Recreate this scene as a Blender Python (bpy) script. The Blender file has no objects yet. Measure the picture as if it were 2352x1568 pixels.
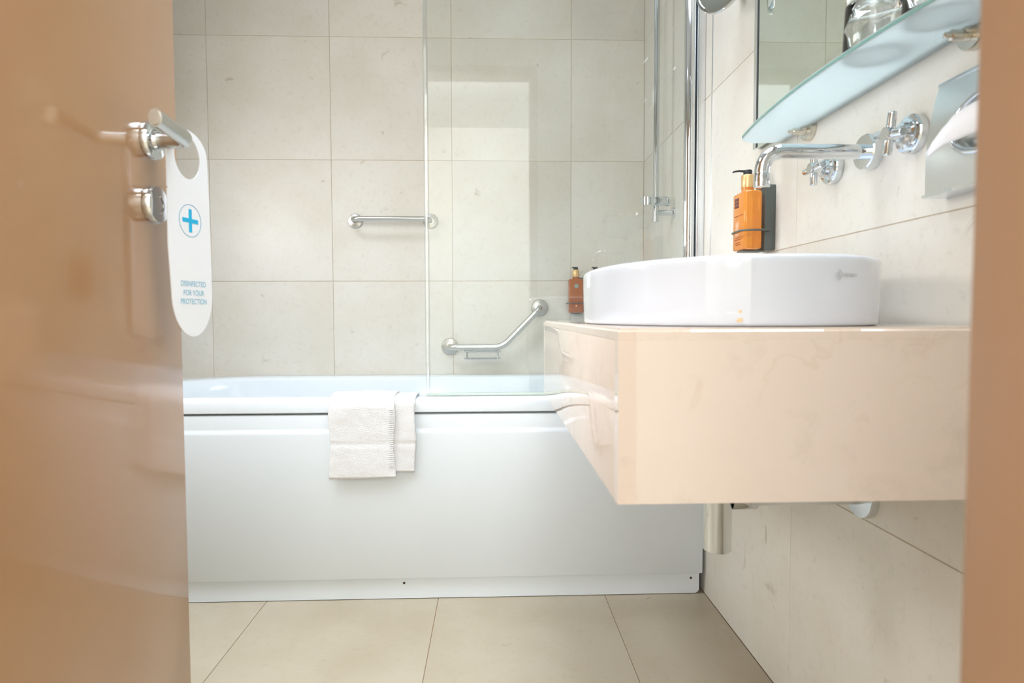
import bpy, bmesh, math, random
from mathutils import Vector, Matrix, noise

scene = bpy.context.scene
COL = scene.collection
random.seed(7)

# ------------------------------------------------------------------ camera
CAM_H = 0.80
YAW, PITCH, ROLL, FPX = 0.0338, -0.0437, 0.0031, 1382.27
cd = bpy.data.cameras.new('camera')
cam = bpy.data.objects.new('camera', cd)
COL.objects.link(cam)
cd.sensor_width = 36.0
cd.lens = FPX / 2352 * 36.0
cd.clip_start = 0.01
cd.dof.use_dof = True
cd.dof.focus_distance = 1.75
cd.dof.aperture_fstop = 6.0
cy_, sy_ = math.cos(YAW), math.sin(YAW)
cp_, sp_ = math.cos(PITCH), math.sin(PITCH)
fwd = Vector((sy_ * cp_, cy_ * cp_, sp_))
rgt = Vector((cy_, -sy_, 0))
dwn = fwd.cross(rgt)
cr_, sr_ = math.cos(ROLL), math.sin(ROLL)
r2 = rgt * cr_ + dwn * sr_
d2 = dwn * cr_ - rgt * sr_
m = Matrix((r2, -d2, -fwd)).transposed().to_4x4()
m.translation = Vector((0, 0, CAM_H))
cam.matrix_world = m
scene.camera = cam

# ------------------------------------------------------------------ world, lamps and added fill lights, exposure
w = bpy.data.worlds.new('world')
scene.world = w
w.use_nodes = True
w.node_tree.nodes['Background'].inputs[0].default_value = (0.80, 0.88, 1.0, 1)
w.node_tree.nodes['Background'].inputs[1].default_value = 0.5


def area_light(name, loc, size, power, color, spread=180, rot=(0, 0, 0), size_y=None):
    l = bpy.data.lights.new(name, 'AREA')
    l.energy = power
    l.color = color
    l.size = size
    if size_y:
        l.shape = 'RECTANGLE'
        l.size_y = size_y
    l.spread = math.radians(spread)
    o = bpy.data.objects.new(name, l)
    o.location = loc
    o.rotation_euler = rot
    COL.objects.link(o)
    return o


area_light('fill_ceiling_left', (-0.9, 1.15, 2.34), 0.4, 11.5, (0.80, 0.89, 1.0), 118)  # added unseen fill behind the door, brightens back wall and tub panel
area_light('fill_wall_left', (-1.27, 1.30, 1.30), 0.35, 8.0, (0.93, 0.93, 0.95), 180, rot=(0, math.radians(-90), 0), size_y=0.5)  # no fixture here; added low fill for the shade under the counter
area_light('ceiling_lamp', (0.20, 1.15, 2.34), 0.6, 6.3, (0.80, 0.89, 1.0), 98)
area_light('fill_over_basin', (0.20, 0.55, 2.34), 0.5, 2.0, (0.86, 0.92, 1.0), 85)  # extra overhead fill, added to lift the right of the counter front
area_light('shower_lamp', (0.0, 1.95, 2.34), 0.5, 0.4, (0.78, 0.89, 1.0), 118)
area_light('fill_hall_wall', (-0.05, -0.15, 2.30), 0.7, 98, (0.86, 0.92, 1.0), 160, rot=(math.radians(-58), 0, 0), size_y=0.25)  # added light, out of view, turns the hall wall into soft frontal fill
area_light('fill_hall_ceiling', (-0.95, -0.85, 2.32), 0.8, 6, (0.86, 0.92, 1.0), 170)  # invented hall source, sends extra light through the doorway to the right side
area_light('fill_hall_low', (-0.7, -1.2, 1.2), 0.4, 9, (0.86, 0.92, 1.0), 180, rot=(math.radians(90), 0, math.radians(-30)))  # made-up low light behind the camera, lifts the tub panel's right end

vs = scene.view_settings
vs.view_transform = 'Standard'
vs.look = 'None'
vs.exposure = 0.17
vs.gamma = 1.0
vs.use_curve_mapping = False

# ------------------------------------------------------------------ materials


def srgb(r, g, b):
    def f(c):
        c /= 255
        return c / 12.92 if c <= 0.04045 else ((c + 0.055) / 1.055) ** 2.4
    return (f(r), f(g), f(b), 1)


def new_mat(name):
    mt = bpy.data.materials.new(name)
    mt.use_nodes = True
    nt = mt.node_tree
    return mt, nt, nt.nodes['Principled BSDF']


def simple(name, col, rough=0.5, metal=0.0, bump=0.0, scale=200, var=0.04, coat=0.0, ior=1.5):
    mt, nt, p = new_mat(name)
    p.inputs['Roughness'].default_value = rough
    p.inputs['Metallic'].default_value = metal
    p.inputs['IOR'].default_value = ior
    if coat:
        p.inputs['Coat Weight'].default_value = coat
        p.inputs['Coat Roughness'].default_value = 0.03
    tc = nt.nodes.new('ShaderNodeTexCoord')
    nz = nt.nodes.new('ShaderNodeTexNoise')
    nz.inputs['Scale'].default_value = scale
    nz.inputs['Detail'].default_value = 4
    nt.links.new(tc.outputs['Object'], nz.inputs['Vector'])
    mx = nt.nodes.new('ShaderNodeMix')
    mx.data_type = 'RGBA'
    mx.inputs[6].default_value = tuple(c * (1 - var) for c in col[:3]) + (1,)
    mx.inputs[7].default_value = tuple(min(1, c * (1 + var)) for c in col[:3]) + (1,)
    nt.links.new(nz.outputs['Fac'], mx.inputs[0])
    nt.links.new(mx.outputs[2], p.inputs['Base Color'])
    if bump:
        b = nt.nodes.new('ShaderNodeBump')
        b.inputs['Strength'].default_value = bump
        b.inputs['Distance'].default_value = 0.002
        nt.links.new(nz.outputs['Fac'], b.inputs['Height'])
        nt.links.new(b.outputs['Normal'], p.inputs['Normal'])
    return mt


def limestone(name, base, dark, spot, rough, veins=0.0, scale=1.0, tint=0.05):
    mt, nt, p = new_mat(name)
    N, L = nt.nodes.new, nt.links.new
    geo = N('ShaderNodeNewGeometry')
    info = N('ShaderNodeObjectInfo')
    off = N('ShaderNodeVectorMath'); off.operation = 'MULTIPLY_ADD'
    cmb = N('ShaderNodeCombineXYZ')
    for i in range(3):
        L(info.outputs['Random'], cmb.inputs[i])
    off.inputs[1].default_value = (13.1, 7.7, 17.3)
    L(cmb.outputs[0], off.inputs[0])
    L(geo.outputs['Position'], off.inputs[2])
    cloud = N('ShaderNodeTexNoise'); cloud.inputs['Scale'].default_value = 3.2 * scale
    cloud.inputs['Detail'].default_value = 5; cloud.inputs['Roughness'].default_value = 0.6
    L(off.outputs[0], cloud.inputs['Vector'])
    r1 = N('ShaderNodeValToRGB')
    r1.color_ramp.elements[0].position = 0.36; r1.color_ramp.elements[0].color = dark
    r1.color_ramp.elements[1].position = 0.62; r1.color_ramp.elements[1].color = base
    L(cloud.outputs['Fac'], r1.inputs[0])
    fine = N('ShaderNodeTexNoise'); fine.inputs['Scale'].default_value = 55 * scale
    fine.inputs['Detail'].default_value = 6; fine.inputs['Roughness'].default_value = 0.7
    L(off.outputs[0], fine.inputs['Vector'])
    r2_ = N('ShaderNodeValToRGB')
    r2_.color_ramp.elements[0].position = 0.28; r2_.color_ramp.elements[0].color = (0.70, 0.68, 0.64, 1)
    r2_.color_ramp.elements[1].position = 0.46; r2_.color_ramp.elements[1].color = (1, 1, 1, 1)
    L(fine.outputs['Fac'], r2_.inputs[0])
    m1 = N('ShaderNodeMix'); m1.data_type = 'RGBA'; m1.blend_type = 'MULTIPLY'; m1.inputs[0].default_value = 0.3
    L(r1.outputs[0], m1.inputs[6]); L(r2_.outputs[0], m1.inputs[7])
    # fossil specks
    sp = N('ShaderNodeTexNoise'); sp.inputs['Scale'].default_value = 19 * scale
    sp.inputs['Detail'].default_value = 3; sp.inputs['Distortion'].default_value = 0.8
    L(off.outputs[0], sp.inputs['Vector'])
    r3 = N('ShaderNodeValToRGB')
    r3.color_ramp.elements[0].position = 0.70; r3.color_ramp.elements[0].color = (0, 0, 0, 1)
    r3.color_ramp.elements[1].position = 0.78; r3.color_ramp.elements[1].color = (1, 1, 1, 1)
    L(sp.outputs['Fac'], r3.inputs[0])
    m2 = N('ShaderNodeMix'); m2.data_type = 'RGBA'
    mul = N('ShaderNodeMath'); mul.operation = 'MULTIPLY'; mul.inputs[1].default_value = 0.6
    L(r3.outputs[0], mul.inputs[0]); L(mul.outputs[0], m2.inputs[0])
    L(m1.outputs[2], m2.inputs[6]); m2.inputs[7].default_value = spot
    out = m2.outputs[2]
    if veins:
        wv = N('ShaderNodeTexNoise'); wv.inputs['Scale'].default_value = 5.0; wv.inputs['Detail'].default_value = 3
        wv.inputs['Distortion'].default_value = 1.6
        L(off.outputs[0], wv.inputs['Vector'])
        r4 = N('ShaderNodeValToRGB'); e = r4.color_ramp.elements
        e[0].position = 0.485; e[0].color = (0, 0, 0, 1)
        e[1].position = 0.515; e[1].color = (0, 0, 0, 1)
        k = e.new(0.50); k.color = (1, 1, 1, 1)
        L(wv.outputs['Fac'], r4.inputs[0])
        msk = N('ShaderNodeTexNoise'); msk.inputs['Scale'].default_value = 4.0
        L(geo.outputs['Position'], msk.inputs['Vector'])
        r5 = N('ShaderNodeValToRGB')
        r5.color_ramp.elements[0].position = 0.55; r5.color_ramp.elements[1].position = 0.7
        L(msk.outputs['Fac'], r5.inputs[0])
        mm = N('ShaderNodeMath'); mm.operation = 'MULTIPLY'
        L(r4.outputs[0], mm.inputs[0]); L(r5.outputs[0], mm.inputs[1])
        m3 = N('ShaderNodeMath'); m3.operation = 'MULTIPLY'; m3.inputs[1].default_value = veins
        L(mm.outputs[0], m3.inputs[0])
        m4 = N('ShaderNodeMix'); m4.data_type = 'RGBA'
        L(m3.outputs[0], m4.inputs[0]); L(out, m4.inputs[6]); m4.inputs[7].default_value = srgb(200, 160, 110)
        out = m4.outputs[2]
    # slight tone shift from piece to piece
    hs = N('ShaderNodeHueSaturation')
    mr = N('ShaderNodeMapRange')
    mr.inputs['To Min'].default_value = 1 - tint; mr.inputs['To Max'].default_value = 1 + tint * 0.6
    L(info.outputs['Random'], mr.inputs['Value']); L(mr.outputs[0], hs.inputs['Value'])
    L(out, hs.inputs['Color'])
    L(hs.outputs[0], p.inputs['Base Color'])
    p.inputs['Roughness'].default_value = rough
    b = N('ShaderNodeBump'); b.inputs['Strength'].default_value = 0.05; b.inputs['Distance'].default_value = 0.001
    L(fine.outputs['Fac'], b.inputs['Height']); L(b.outputs['Normal'], p.inputs['Normal'])
    return mt


def pane_glass(name, tint, ior=1.5, extra=0.0):
    """thin clear pane: real Fresnel reflection over tinted see-through glass"""
    mt, nt, p = new_mat(name)
    nt.nodes.remove(p)
    N, L = nt.nodes.new, nt.links.new
    out = nt.nodes['Material Output']
    geo = N('ShaderNodeNewGeometry')
    mr = N('ShaderNodeMapRange')
    mr.inputs['To Min'].default_value = ior; mr.inputs['To Max'].default_value = 1 / ior
    L(geo.outputs['Backfacing'], mr.inputs['Value'])
    fr = N('ShaderNodeFresnel'); L(mr.outputs[0], fr.inputs['IOR'])
    t = N('ShaderNodeBsdfTransparent'); t.inputs[0].default_value = tint
    g = N('ShaderNodeBsdfGlossy'); g.inputs['Roughness'].default_value = 0.0
    mx = N('ShaderNodeMixShader')
    L(fr.outputs[0], mx.inputs[0]); L(t.outputs[0], mx.inputs[1]); L(g.outputs[0], mx.inputs[2])
    L(mx.outputs[0], out.inputs['Surface'])
    return mt


def glass(name, col, rough=0.0, ior=1.45):
    mt, nt, p = new_mat(name)
    p.inputs['Base Color'].default_value = col
    p.inputs['Transmission Weight'].default_value = 1.0
    p.inputs['Roughness'].default_value = rough
    p.inputs['IOR'].default_value = ior
    return mt


def frosted(name, col):
    mt, nt, p = new_mat(name)
    nt.nodes.remove(p)
    N, L = nt.nodes.new, nt.links.new
    out = nt.nodes['Material Output']
    d = N('ShaderNodeBsdfDiffuse'); d.inputs[0].default_value = col
    t = N('ShaderNodeBsdfTranslucent'); t.inputs[0].default_value = col
    g = N('ShaderNodeBsdfGlossy'); g.inputs['Roughness'].default_value = 0.25
    fr = N('ShaderNodeFresnel'); fr.inputs[0].default_value = 1.45
    m1 = N('ShaderNodeMixShader'); m1.inputs[0].default_value = 0.82
    L(d.outputs[0], m1.inputs[1]); L(t.outputs[0], m1.inputs[2])
    m2 = N('ShaderNodeMixShader')
    L(fr.outputs[0], m2.inputs[0]); L(m1.outputs[0], m2.inputs[1]); L(g.outputs[0], m2.inputs[2])
    L(m2.outputs[0], out.inputs['Surface'])
    return mt


TILE = limestone('limestone_tile', srgb(232, 228, 219), srgb(225, 219, 206), srgb(186, 172, 148), 0.34)
FTILE = limestone('limestone_floor', srgb(182, 171, 150), srgb(173, 160, 137), srgb(140, 124, 98), 0.38)
MARBLE = limestone('cream_marble', srgb(235, 218, 204), srgb(230, 210, 193), srgb(222, 200, 168), 0.02, veins=0.2, scale=0.35, tint=0.0)
MARBLE.node_tree.nodes['Principled BSDF'].inputs['IOR'].default_value = 2.6
MARBLE.node_tree.nodes['Bump'].inputs['Strength'].default_value = 0.0
GROUT = simple('grout', srgb(206, 188, 162), 0.9, scale=120, var=0.15)
ACRYL = simple('white_acrylic', srgb(234, 241, 246), 0.12, scale=30, var=0.01)
CERAM = simple('white_ceramic', srgb(212, 217, 225), 0.06, scale=30, var=0.01, coat=0.5)
FGROUT = simple('floor_grout', srgb(150, 122, 92), 0.9, scale=120, var=0.15)
CHROME = simple('chrome', (0.70, 0.73, 0.75, 1), 0.04, 1.0, var=0.01)
STEEL = simple('brushed_steel', (0.60, 0.60, 0.57, 1), 0.28, 1.0, bump=0.05, scale=600)
NICKEL = simple('satin_nickel', (0.66, 0.62, 0.54, 1), 0.25, 1.0, scale=400)
SATIN = simple('satin_aluminium', (0.80, 0.83, 0.86, 1), 0.22, 1.0, scale=300)
DOORM = simple('brown_lacquer', srgb(174, 132, 93), 0.14, scale=8, var=0.03, coat=0.4)
FRAMEM = simple('brown_frame', srgb(166, 128, 96), 0.35, scale=8, var=0.03)
PAINT = simple('white_paint', srgb(238, 238, 234), 0.8, scale=60, var=0.02)
CEILP = simple('grey_white_ceiling', srgb(205, 206, 206), 0.8, scale=60, var=0.02)
HALLP = simple('hall_paint', srgb(232, 226, 214), 0.8, scale=60, var=0.02)
PANE = pane_glass('shower_glass', (0.972, 0.988, 0.984, 1), 1.55)
EDGE = simple('polished_glass_edge', srgb(226, 240, 240), 0.15, scale=90, var=0.03)
GSEAL = simple('glass_bottom_seal', srgb(196, 208, 196), 0.3, scale=90)
SEAL = simple('black_seal', srgb(45, 52, 55), 0.5)
MIRROR = simple('mirror_silver', (0.82, 0.90, 0.86, 1), 0.0, 1.0, var=0.0)
MEDGE = simple('mirror_edge', srgb(120, 135, 128), 0.2, 0.6)
FROST = frosted('frosted_glass', (0.90, 0.97, 0.97, 1))
FEDGE = simple('green_glass_edge', srgb(120, 160, 150), 0.1)
CLEAR = glass('tumbler_glass', (1, 1, 1, 1))
BLACK = simple('black_plastic', srgb(42, 44, 46), 0.35)
GREYM = simple('dark_grey_holder', srgb(92, 98, 94), 0.4, 0.2)
GOLD = simple('gold_collar', srgb(232, 196, 142), 0.35, 0.6)
LABEL = simple('grey_label', srgb(150, 160, 156), 0.6)
SIGN = simple('label_ink', srgb(96, 70, 92), 0.6)
SIGN2 = simple('brown_ink', srgb(176, 84, 24), 0.6)
LINE = simple('pale_print', srgb(235, 205, 165), 0.5)
PAPER = simple('white_card', srgb(240, 242, 246), 0.45, scale=40, var=0.01)
BLUE = simple('blue_print', srgb(10, 178, 226), 0.5)
BLUEP = simple('pale_blue_print', srgb(140, 200, 222), 0.5)
RINGP = simple('grey_blue_print', srgb(120, 170, 200), 0.5)
TISSUE = simple('tissue_paper', srgb(244, 244, 246), 0.9, bump=0.3, scale=220, var=0.01)
TERRY = simple('terry_cloth', srgb(242, 242, 243), 0.95, bump=0.9, scale=420, var=0.03)
DARKH = simple('screw_dark', srgb(60, 38, 28), 0.6)
INKG = simple('grey_mark', srgb(188, 188, 190), 0.5)
DROP = simple('orange_drop', srgb(242, 200, 150), 0.3)


def liquid_mat(name, col, glow):
    mt, nt, p = new_mat(name)
    p.inputs['Base Color'].default_value = col
    p.inputs['Roughness'].default_value = 0.06
    p.inputs['Coat Weight'].default_value = 0.6
    p.inputs['Transmission Weight'].default_value = glow
    p.inputs['IOR'].default_value = 1.25
    return mt


AMBER = liquid_mat('amber_soap', srgb(248, 164, 66), 0.5)
COPPER = liquid_mat('copper_soap', srgb(192, 112, 66), 0.25)

# ------------------------------------------------------------------ mesh helpers


def world_origin(o):
    p = Vector((0, 0, 0))
    while o is not None:
        p += o.location
        o = o.parent
    return p


def obj(name, bm, mat, parent=None, loc=None, smooth=35, kind=None):
    """link bm (built in world coordinates) as one mesh object"""
    bmesh.ops.recalc_face_normals(bm, faces=bm.faces[:])
    o0 = world_origin(parent) if parent else Vector(loc if loc else (0, 0, 0))
    bmesh.ops.translate(bm, verts=bm.verts[:], vec=-o0)
    me = bpy.data.meshes.new(name)
    bm.to_mesh(me)
    bm.free()
    me.materials.append(mat)
    if smooth:
        me.shade_smooth()
        me.set_sharp_from_angle(angle=math.radians(smooth))
    o = bpy.data.objects.new(name, me)
    COL.objects.link(o)
    if parent:
        o.parent = parent
    else:
        o.location = o0
    if kind:
        o['kind'] = kind
    return o


def tag(o, label, cat, group=None):
    o['label'] = label
    o['category'] = cat
    if group:
        o['group'] = group
    return o


def thing(name, label, cat, loc, group=None):
    o = bpy.data.objects.new(name, None)
    o.empty_display_size = 0.05
    o.location = loc
    COL.objects.link(o)
    return tag(o, label, cat, group)


def add_box(bm, lo, hi, bev=0.0, seg=2):
    t = bmesh.new()
    bmesh.ops.create_cube(t, size=1)
    lo, hi = Vector(lo), Vector(hi)
    for v in t.verts:
        v.co = Vector([(lo[i] + hi[i]) / 2 + v.co[i] * (hi[i] - lo[i]) for i in range(3)])
    if bev:
        bmesh.ops.bevel(t, geom=t.edges[:], offset=bev, segments=seg, affect='EDGES', profile=0.5)
    merge(bm, t)


def merge(bm, t):
    me = bpy.data.meshes.new('tmp')
    t.to_mesh(me)
    t.free()
    bm.from_mesh(me)
    bpy.data.meshes.remove(me)


def box(lo, hi, bev=0.0, seg=2):
    bm = bmesh.new()
    add_box(bm, lo, hi, bev, seg)
    return bm


def loft(bm, loops, closed=True, cap0=True, cap1=True, wrap=False):
    rows = [[bm.verts.new(p) for p in lp] for lp in loops]
    n = len(rows[0])
    pairs = list(zip(rows, rows[1:]))
    if wrap:
        pairs.append((rows[-1], rows[0]))
    for a, b in pairs:
        for i in range(n if closed else n - 1):
            j = (i + 1) % n
            bm.faces.new((a[i], a[j], b[j], b[i]))
    if cap0 and closed and not wrap:
        bm.faces.new(rows[0][::-1])
    if cap1 and closed and not wrap:
        bm.faces.new(rows[-1])
    return rows


def frame_of(d):
    d = Vector(d).normalized()
    up = Vector((0, 0, 1)) if abs(d.z) < 0.9 else Vector((0, 1, 0))
    a = d.cross(up).normalized()
    return a, d.cross(a).normalized(), d


def add_lathe(bm, origin, axis, prof, seg=32, caps=True):
    """prof: list of (radius, distance along axis)"""
    a, b, d = frame_of(axis)
    o = Vector(origin)
    loops = []
    for r, h in prof:
        loops.append([o + d * h + (a * math.cos(t) + b * math.sin(t)) * r
                      for t in [2 * math.pi * i / seg for i in range(seg)]])
    loft(bm, loops, True, caps, caps)


def lathe(*a, **k):
    bm = bmesh.new()
    add_lathe(bm, *a, **k)
    return bm


def add_tube(bm, pts, r, seg=16, caps=True, closed=False):
    pts = [Vector(p) for p in pts]
    n = len(pts)
    rs = r if isinstance(r, (list, tuple)) else [r] * n
    loops = []
    prev = None
    for i, p in enumerate(pts):
        if closed:
            d = (pts[(i + 1) % n] - pts[i - 1]).normalized()
        else:
            d = (pts[min(i + 1, n - 1)] - pts[max(i - 1, 0)]).normalized()
        if prev is None:
            a, b, _ = frame_of(d)
        else:
            a = (prev - d * prev.dot(d)).normalized()
            b = d.cross(a)
        prev = a
        loops.append([p + (a * math.cos(t) + b * math.sin(t)) * rs[i]
                      for t in [2 * math.pi * k / seg for k in range(seg)]])
    loft(bm, loops, True, caps, caps, wrap=closed)


def tube(*a, **k):
    bm = bmesh.new()
    add_tube(bm, *a, **k)
    return bm


def fillet(pts, rad, n=8):
    """polyline with rounded corners"""
    pts = [Vector(p) for p in pts]
    out = [pts[0]]
    for i in range(1, len(pts) - 1):
        p, q, s = pts[i - 1], pts[i], pts[i + 1]
        a, b = (p - q), (s - q)
        r = min(rad, a.length * (0.95 if i == 1 else 0.49), b.length * (0.95 if i == len(pts) - 2 else 0.49))
        A, B = q + a.normalized() * r, q + b.normalized() * r
        for k in range(n + 1):
            t = k / n
            out.append(A * (1 - t) ** 2 + q * 2 * t * (1 - t) + B * t ** 2)
    out.append(pts[-1])
    return out


def rrect(x0, x1, y0, y1, radii, n=8):
    """rounded rectangle outline; radii for (x0y0, x1y0, x1y1, x0y1)"""
    res = []
    cs = [(x0, y0, 1, 1, math.pi), (x1, y0, -1, 1, 1.5 * math.pi), (x1, y1, -1, -1, 0), (x0, y1, 1, -1, 0.5 * math.pi)]
    for (cx, cy, sx, sy, a0), r in zip(cs, radii):
        for k in range(n + 1):
            t = a0 + k / n * math.pi / 2
            res.append((cx + sx * r + math.cos(t) * r, cy + sy * r + math.sin(t) * r))
    return res


def prism(pts2, fn, d0, d1, bev=0.0):
    """extrude outline pts2 between depth d0 and d1; fn maps (u, v, d) to a world point"""
    bm = bmesh.new()
    loft(bm, [[fn(u, v, d0) for u, v in pts2], [fn(u, v, d1) for u, v in pts2]])
    return bm


def text_bm(txt, size, fn, depth=0.0003, spacing=1.0):
    """flat lettering as a mesh; fn maps (u, v, d) to world, text centred on (0, 0)"""
    cu = bpy.data.curves.new('txt', 'FONT')
    cu.body = txt
    cu.size = size
    cu.align_x = 'CENTER'
    cu.align_y = 'CENTER'
    cu.space_character = spacing
    o = bpy.data.objects.new('txt', cu)
    COL.objects.link(o)
    dg = bpy.context.evaluated_depsgraph_get()
    dg.update()
    me = o.evaluated_get(dg).to_mesh()
    bm = bmesh.new()
    bm.from_mesh(me)
    o.evaluated_get(dg).to_mesh_clear()
    bpy.data.objects.remove(o)
    bpy.data.curves.remove(cu)
    for v in bm.verts:
        v.co = Vector(fn(v.co.x, v.co.y, depth))
    return bm


# ------------------------------------------------------------------ room
XL, XR = -1.30, 0.6086          # left / right wall faces
YF, YB = 0.25, 2.403            # door wall / back wall faces
ZC = 2.36
D1 = 1.668                      # tub front


TJ = 0.0016


def tiles(parent, cells, mat, fn, gap=0.0008, thick=TJ):
    """one bevelled slab per cell (u0,u1,v0,v1); fn maps (u, v, d) to world, d = height above the bed"""
    for (u0, u1, v0, v1) in cells:
        a, b, c, d = u0 + gap, u1 - gap, v0 + gap, v1 - gap
        e = 0.0006
        bm = bmesh.new()
        loft(bm, [[fn(x, y, 0) for x, y in ((a, c), (b, c), (b, d), (a, d))],
                  [fn(x, y, thick - e) for x, y in ((a, c), (b, c), (b, d), (a, d))],
                  [fn(x, y, thick) for x, y in ((a + e, c + e), (b - e, c + e), (b - e, d - e), (a + e, d - e))]])
        obj('tile', bm, mat, parent, smooth=0)


def cuts(lo, hi, joints):
    js = sorted([lo, hi] + [j for j in joints if lo + 0.02 < j < hi - 0.02])
    return list(zip(js, js[1:]))


zrows = [-0.008, 0.464, 0.936, 1.408, 1.880]
xj = [-1.094, -0.6234, -0.153, 0.3174]

floor = obj('floor', box((XL - 0.05, YF - 0.4, -0.11), (XR + 0.05, YB + 0.05, -TJ)), FGROUT, smooth=0, kind='structure')
tiles(floor, [(a, b, c, d) for a, b in cuts(XL, XR, [-1.104, -0.634, -0.154, 0.320])
              for c, d in cuts(YF - 0.4, 1.74, [0.27, 0.735, 1.205])], FTILE, lambda u, v, d: (u, v, d - TJ))

wall_back = obj('wall_back', box((XL, YB + TJ, 0), (XR + 0.1, YB + 0.11, ZC)), GROUT, smooth=0, kind='structure')
tiles(wall_back, [(a, b, c, d) for a, b in cuts(XL, XR, xj) for c, d in cuts(0, ZC, zrows)], TILE,
      lambda u, v, d: (u, YB + TJ - d, v))

wall_right = obj('wall_right', box((XR + TJ, YF, 0), (XR + 0.11, YB + TJ, ZC)), GROUT, smooth=0, kind='structure')
tiles(wall_right, [(a, b, c, d) for a, b in cuts(YF, YB, [0.722, 1.191, 1.659, 2.128]) for c, d in cuts(0, ZC, zrows)],
      TILE, lambda u, v, d: (XR + TJ - d, u, v))

wall_left = obj('wall_left', box((XL - 0.11, YF, 0), (XL - TJ, YB + TJ, ZC)), GROUT, smooth=0, kind='structure')
tiles(wall_left, [(a, b, c, d) for a, b in cuts(YF, YB, [0.722, 1.191, 1.659, 2.128]) for c, d in cuts(0, ZC, zrows)],
      TILE, lambda u, v, d: (XL - TJ + d, u, v))

# door wall with the opening the camera looks through
DX0, DX1, DH = -0.464, 0.206, 2.06
bm = bmesh.new()
add_box(bm, (XL - 0.1, YF - 0.12, 0), (DX0 - 0.04, YF, ZC))
add_box(bm, (DX1 + 0.04, YF - 0.12, 0), (XR + 0.1, YF, ZC))
add_box(bm, (DX0 - 0.04, YF - 0.12, DH + 0.04), (DX1 + 0.04, YF, ZC))
obj('wall_front', bm, TILE, smooth=0, kind='structure')
obj('ceiling', box((XL - 0.1, YF - 0.12, ZC), (XR + 0.1, YB + 0.1, ZC + 0.05)), CEILP, smooth=0, kind='structure')
obj('trim_1', box((DX1, YF - 0.125, 0), (DX1 + 0.04, YF + 0.004, DH), 0.003), FRAMEM, kind='structure')
obj('trim_2', box((DX0 - 0.04, YF - 0.125, 0), (DX0 - 0.0, YF - 0.001, DH), 0.003), FRAMEM, kind='structure')
obj('trim_3', box((DX0 - 0.04, YF - 0.125, DH), (DX1 + 0.04, YF + 0.004, DH + 0.04), 0.003), FRAMEM, kind='structure')
# hall behind the camera
obj('wall_hall_back', box((-1.6, -1.75, 0), (1.6, -1.65, 2.4)), HALLP, smooth=0, kind='structure')
obj('wall_hall_left', box((-1.7, -1.75, 0), (-1.6, 0.13, 2.4)), HALLP, smooth=0, kind='structure')
obj('wall_hall_right', box((1.6, -1.75, 0), (1.7, 0.13, 2.4)), HALLP, smooth=0, kind='structure')
obj('floor_hall', box((-1.6, -1.65, -0.11), (1.6, YF - 0.4, 0)), FTILE, smooth=0, kind='structure')
obj('ceiling_hall', box((-1.6, -1.65, 2.36), (1.6, YF - 0.12, 2.41)), PAINT, smooth=0, kind='structure')
# pale edge strip on the right wall where the tub tiling meets the basin tiling
obj('trim_4', box((XR - 0.0022, 1.6562, 0.60), (XR + 0.002, 1.6618, ZC), 0.0008), SATIN, kind='structure')
# tiled ledge filling the corner beyond the rounded end of the tub
arc = [(-1.26 + 0.36 - 0.362 * math.cos(t), YB - 0.363 + 0.362 * math.sin(t)) for t in [math.pi / 2 * i / 14 for i in range(15)]]
ledge = obj('trim_5', prism([(XL, YB), (XL, YB - 0.363), *arc, (-0.9, YB)], lambda u, v, d: (u, v, d), 0.0, 0.560), TILE, smooth=0, kind='structure')

# ------------------------------------------------------------------ door leaf
door = obj('door_1', box((DX0 - 0.042, YF + 0.004, 0.006), (DX0, 0.918, DH - 0.004), 0.0015), DOORM, kind='structure')
LY, LZ = 0.846, 1.038
obj('rose', lathe((DX0, LY, LZ), (1, 0, 0), [(0.0255, 0), (0.0255, 0.006), (0.024, 0.009), (0.013, 0.0095), (0.012, 0.014)]), CHROME, door)
lev = fillet([(DX0 + 0.008, LY, LZ), (DX0 + 0.054, LY, LZ), (DX0 + 0.056, LY - 0.090, LZ + 0.004)], 0.020, 10)
bm = bmesh.new()
loops = []
for i, p in enumerate(lev):
    d = (lev[min(i + 1, len(lev) - 1)] - lev[max(i - 1, 0)]).normalized()
    a = Vector((0, 0, 1))
    b = d.cross(a).normalized()
    k = i / (len(lev) - 1)
    hz, hw = 0.0096 + 0.0016 * k, 0.0096 - 0.001 * k
    loops.append([p + a * math.cos(t) * hz + b * math.sin(t) * hw for t in [2 * math.pi * q / 20 for q in range(20)]])
loft(bm, loops)
bmesh.ops.bevel(bm, geom=[e for e in bm.edges if len(e.link_faces) == 2 and any(len(f.verts) > 4 for f in e.link_faces)],
                offset=0.002, segments=2, affect='EDGES')
obj('lever_handle', bm, STEEL, door)
obj('keyhole_rose', lathe((DX0, LY, 0.952), (1, 0, 0), [(0.0255, 0), (0.0255, 0.008), (0.024, 0.011), (0.012, 0.0115), (0.011, 0.010)]), CHROME, door)
# latch plate in the door's free edge
obj('latch_plate', box((DX0 - 0.032, 0.9165, 0.93), (DX0 - 0.010, 0.9188, 1.10), 0.0005), CHROME, door)

# ------------------------------------------------------------------ bathtub
tub = thing('bathtub', 'white acrylic bathtub with a panelled front along the back wall', 'bathtub', (-0.325, 2.03, 0.0))
X0, X1 = -1.26, 0.603


def tub_loop(ins_f, ins_b, ins_l, ins_r, z, rb, rf):
    return [(x, y, z) for x, y in rrect(X0 + ins_l, X1 - ins_r, D1 + ins_f, YB - 0.003 - ins_b, (rf, rf, rf if rb < 0.2 else 0.05, rb), 10)]


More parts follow.
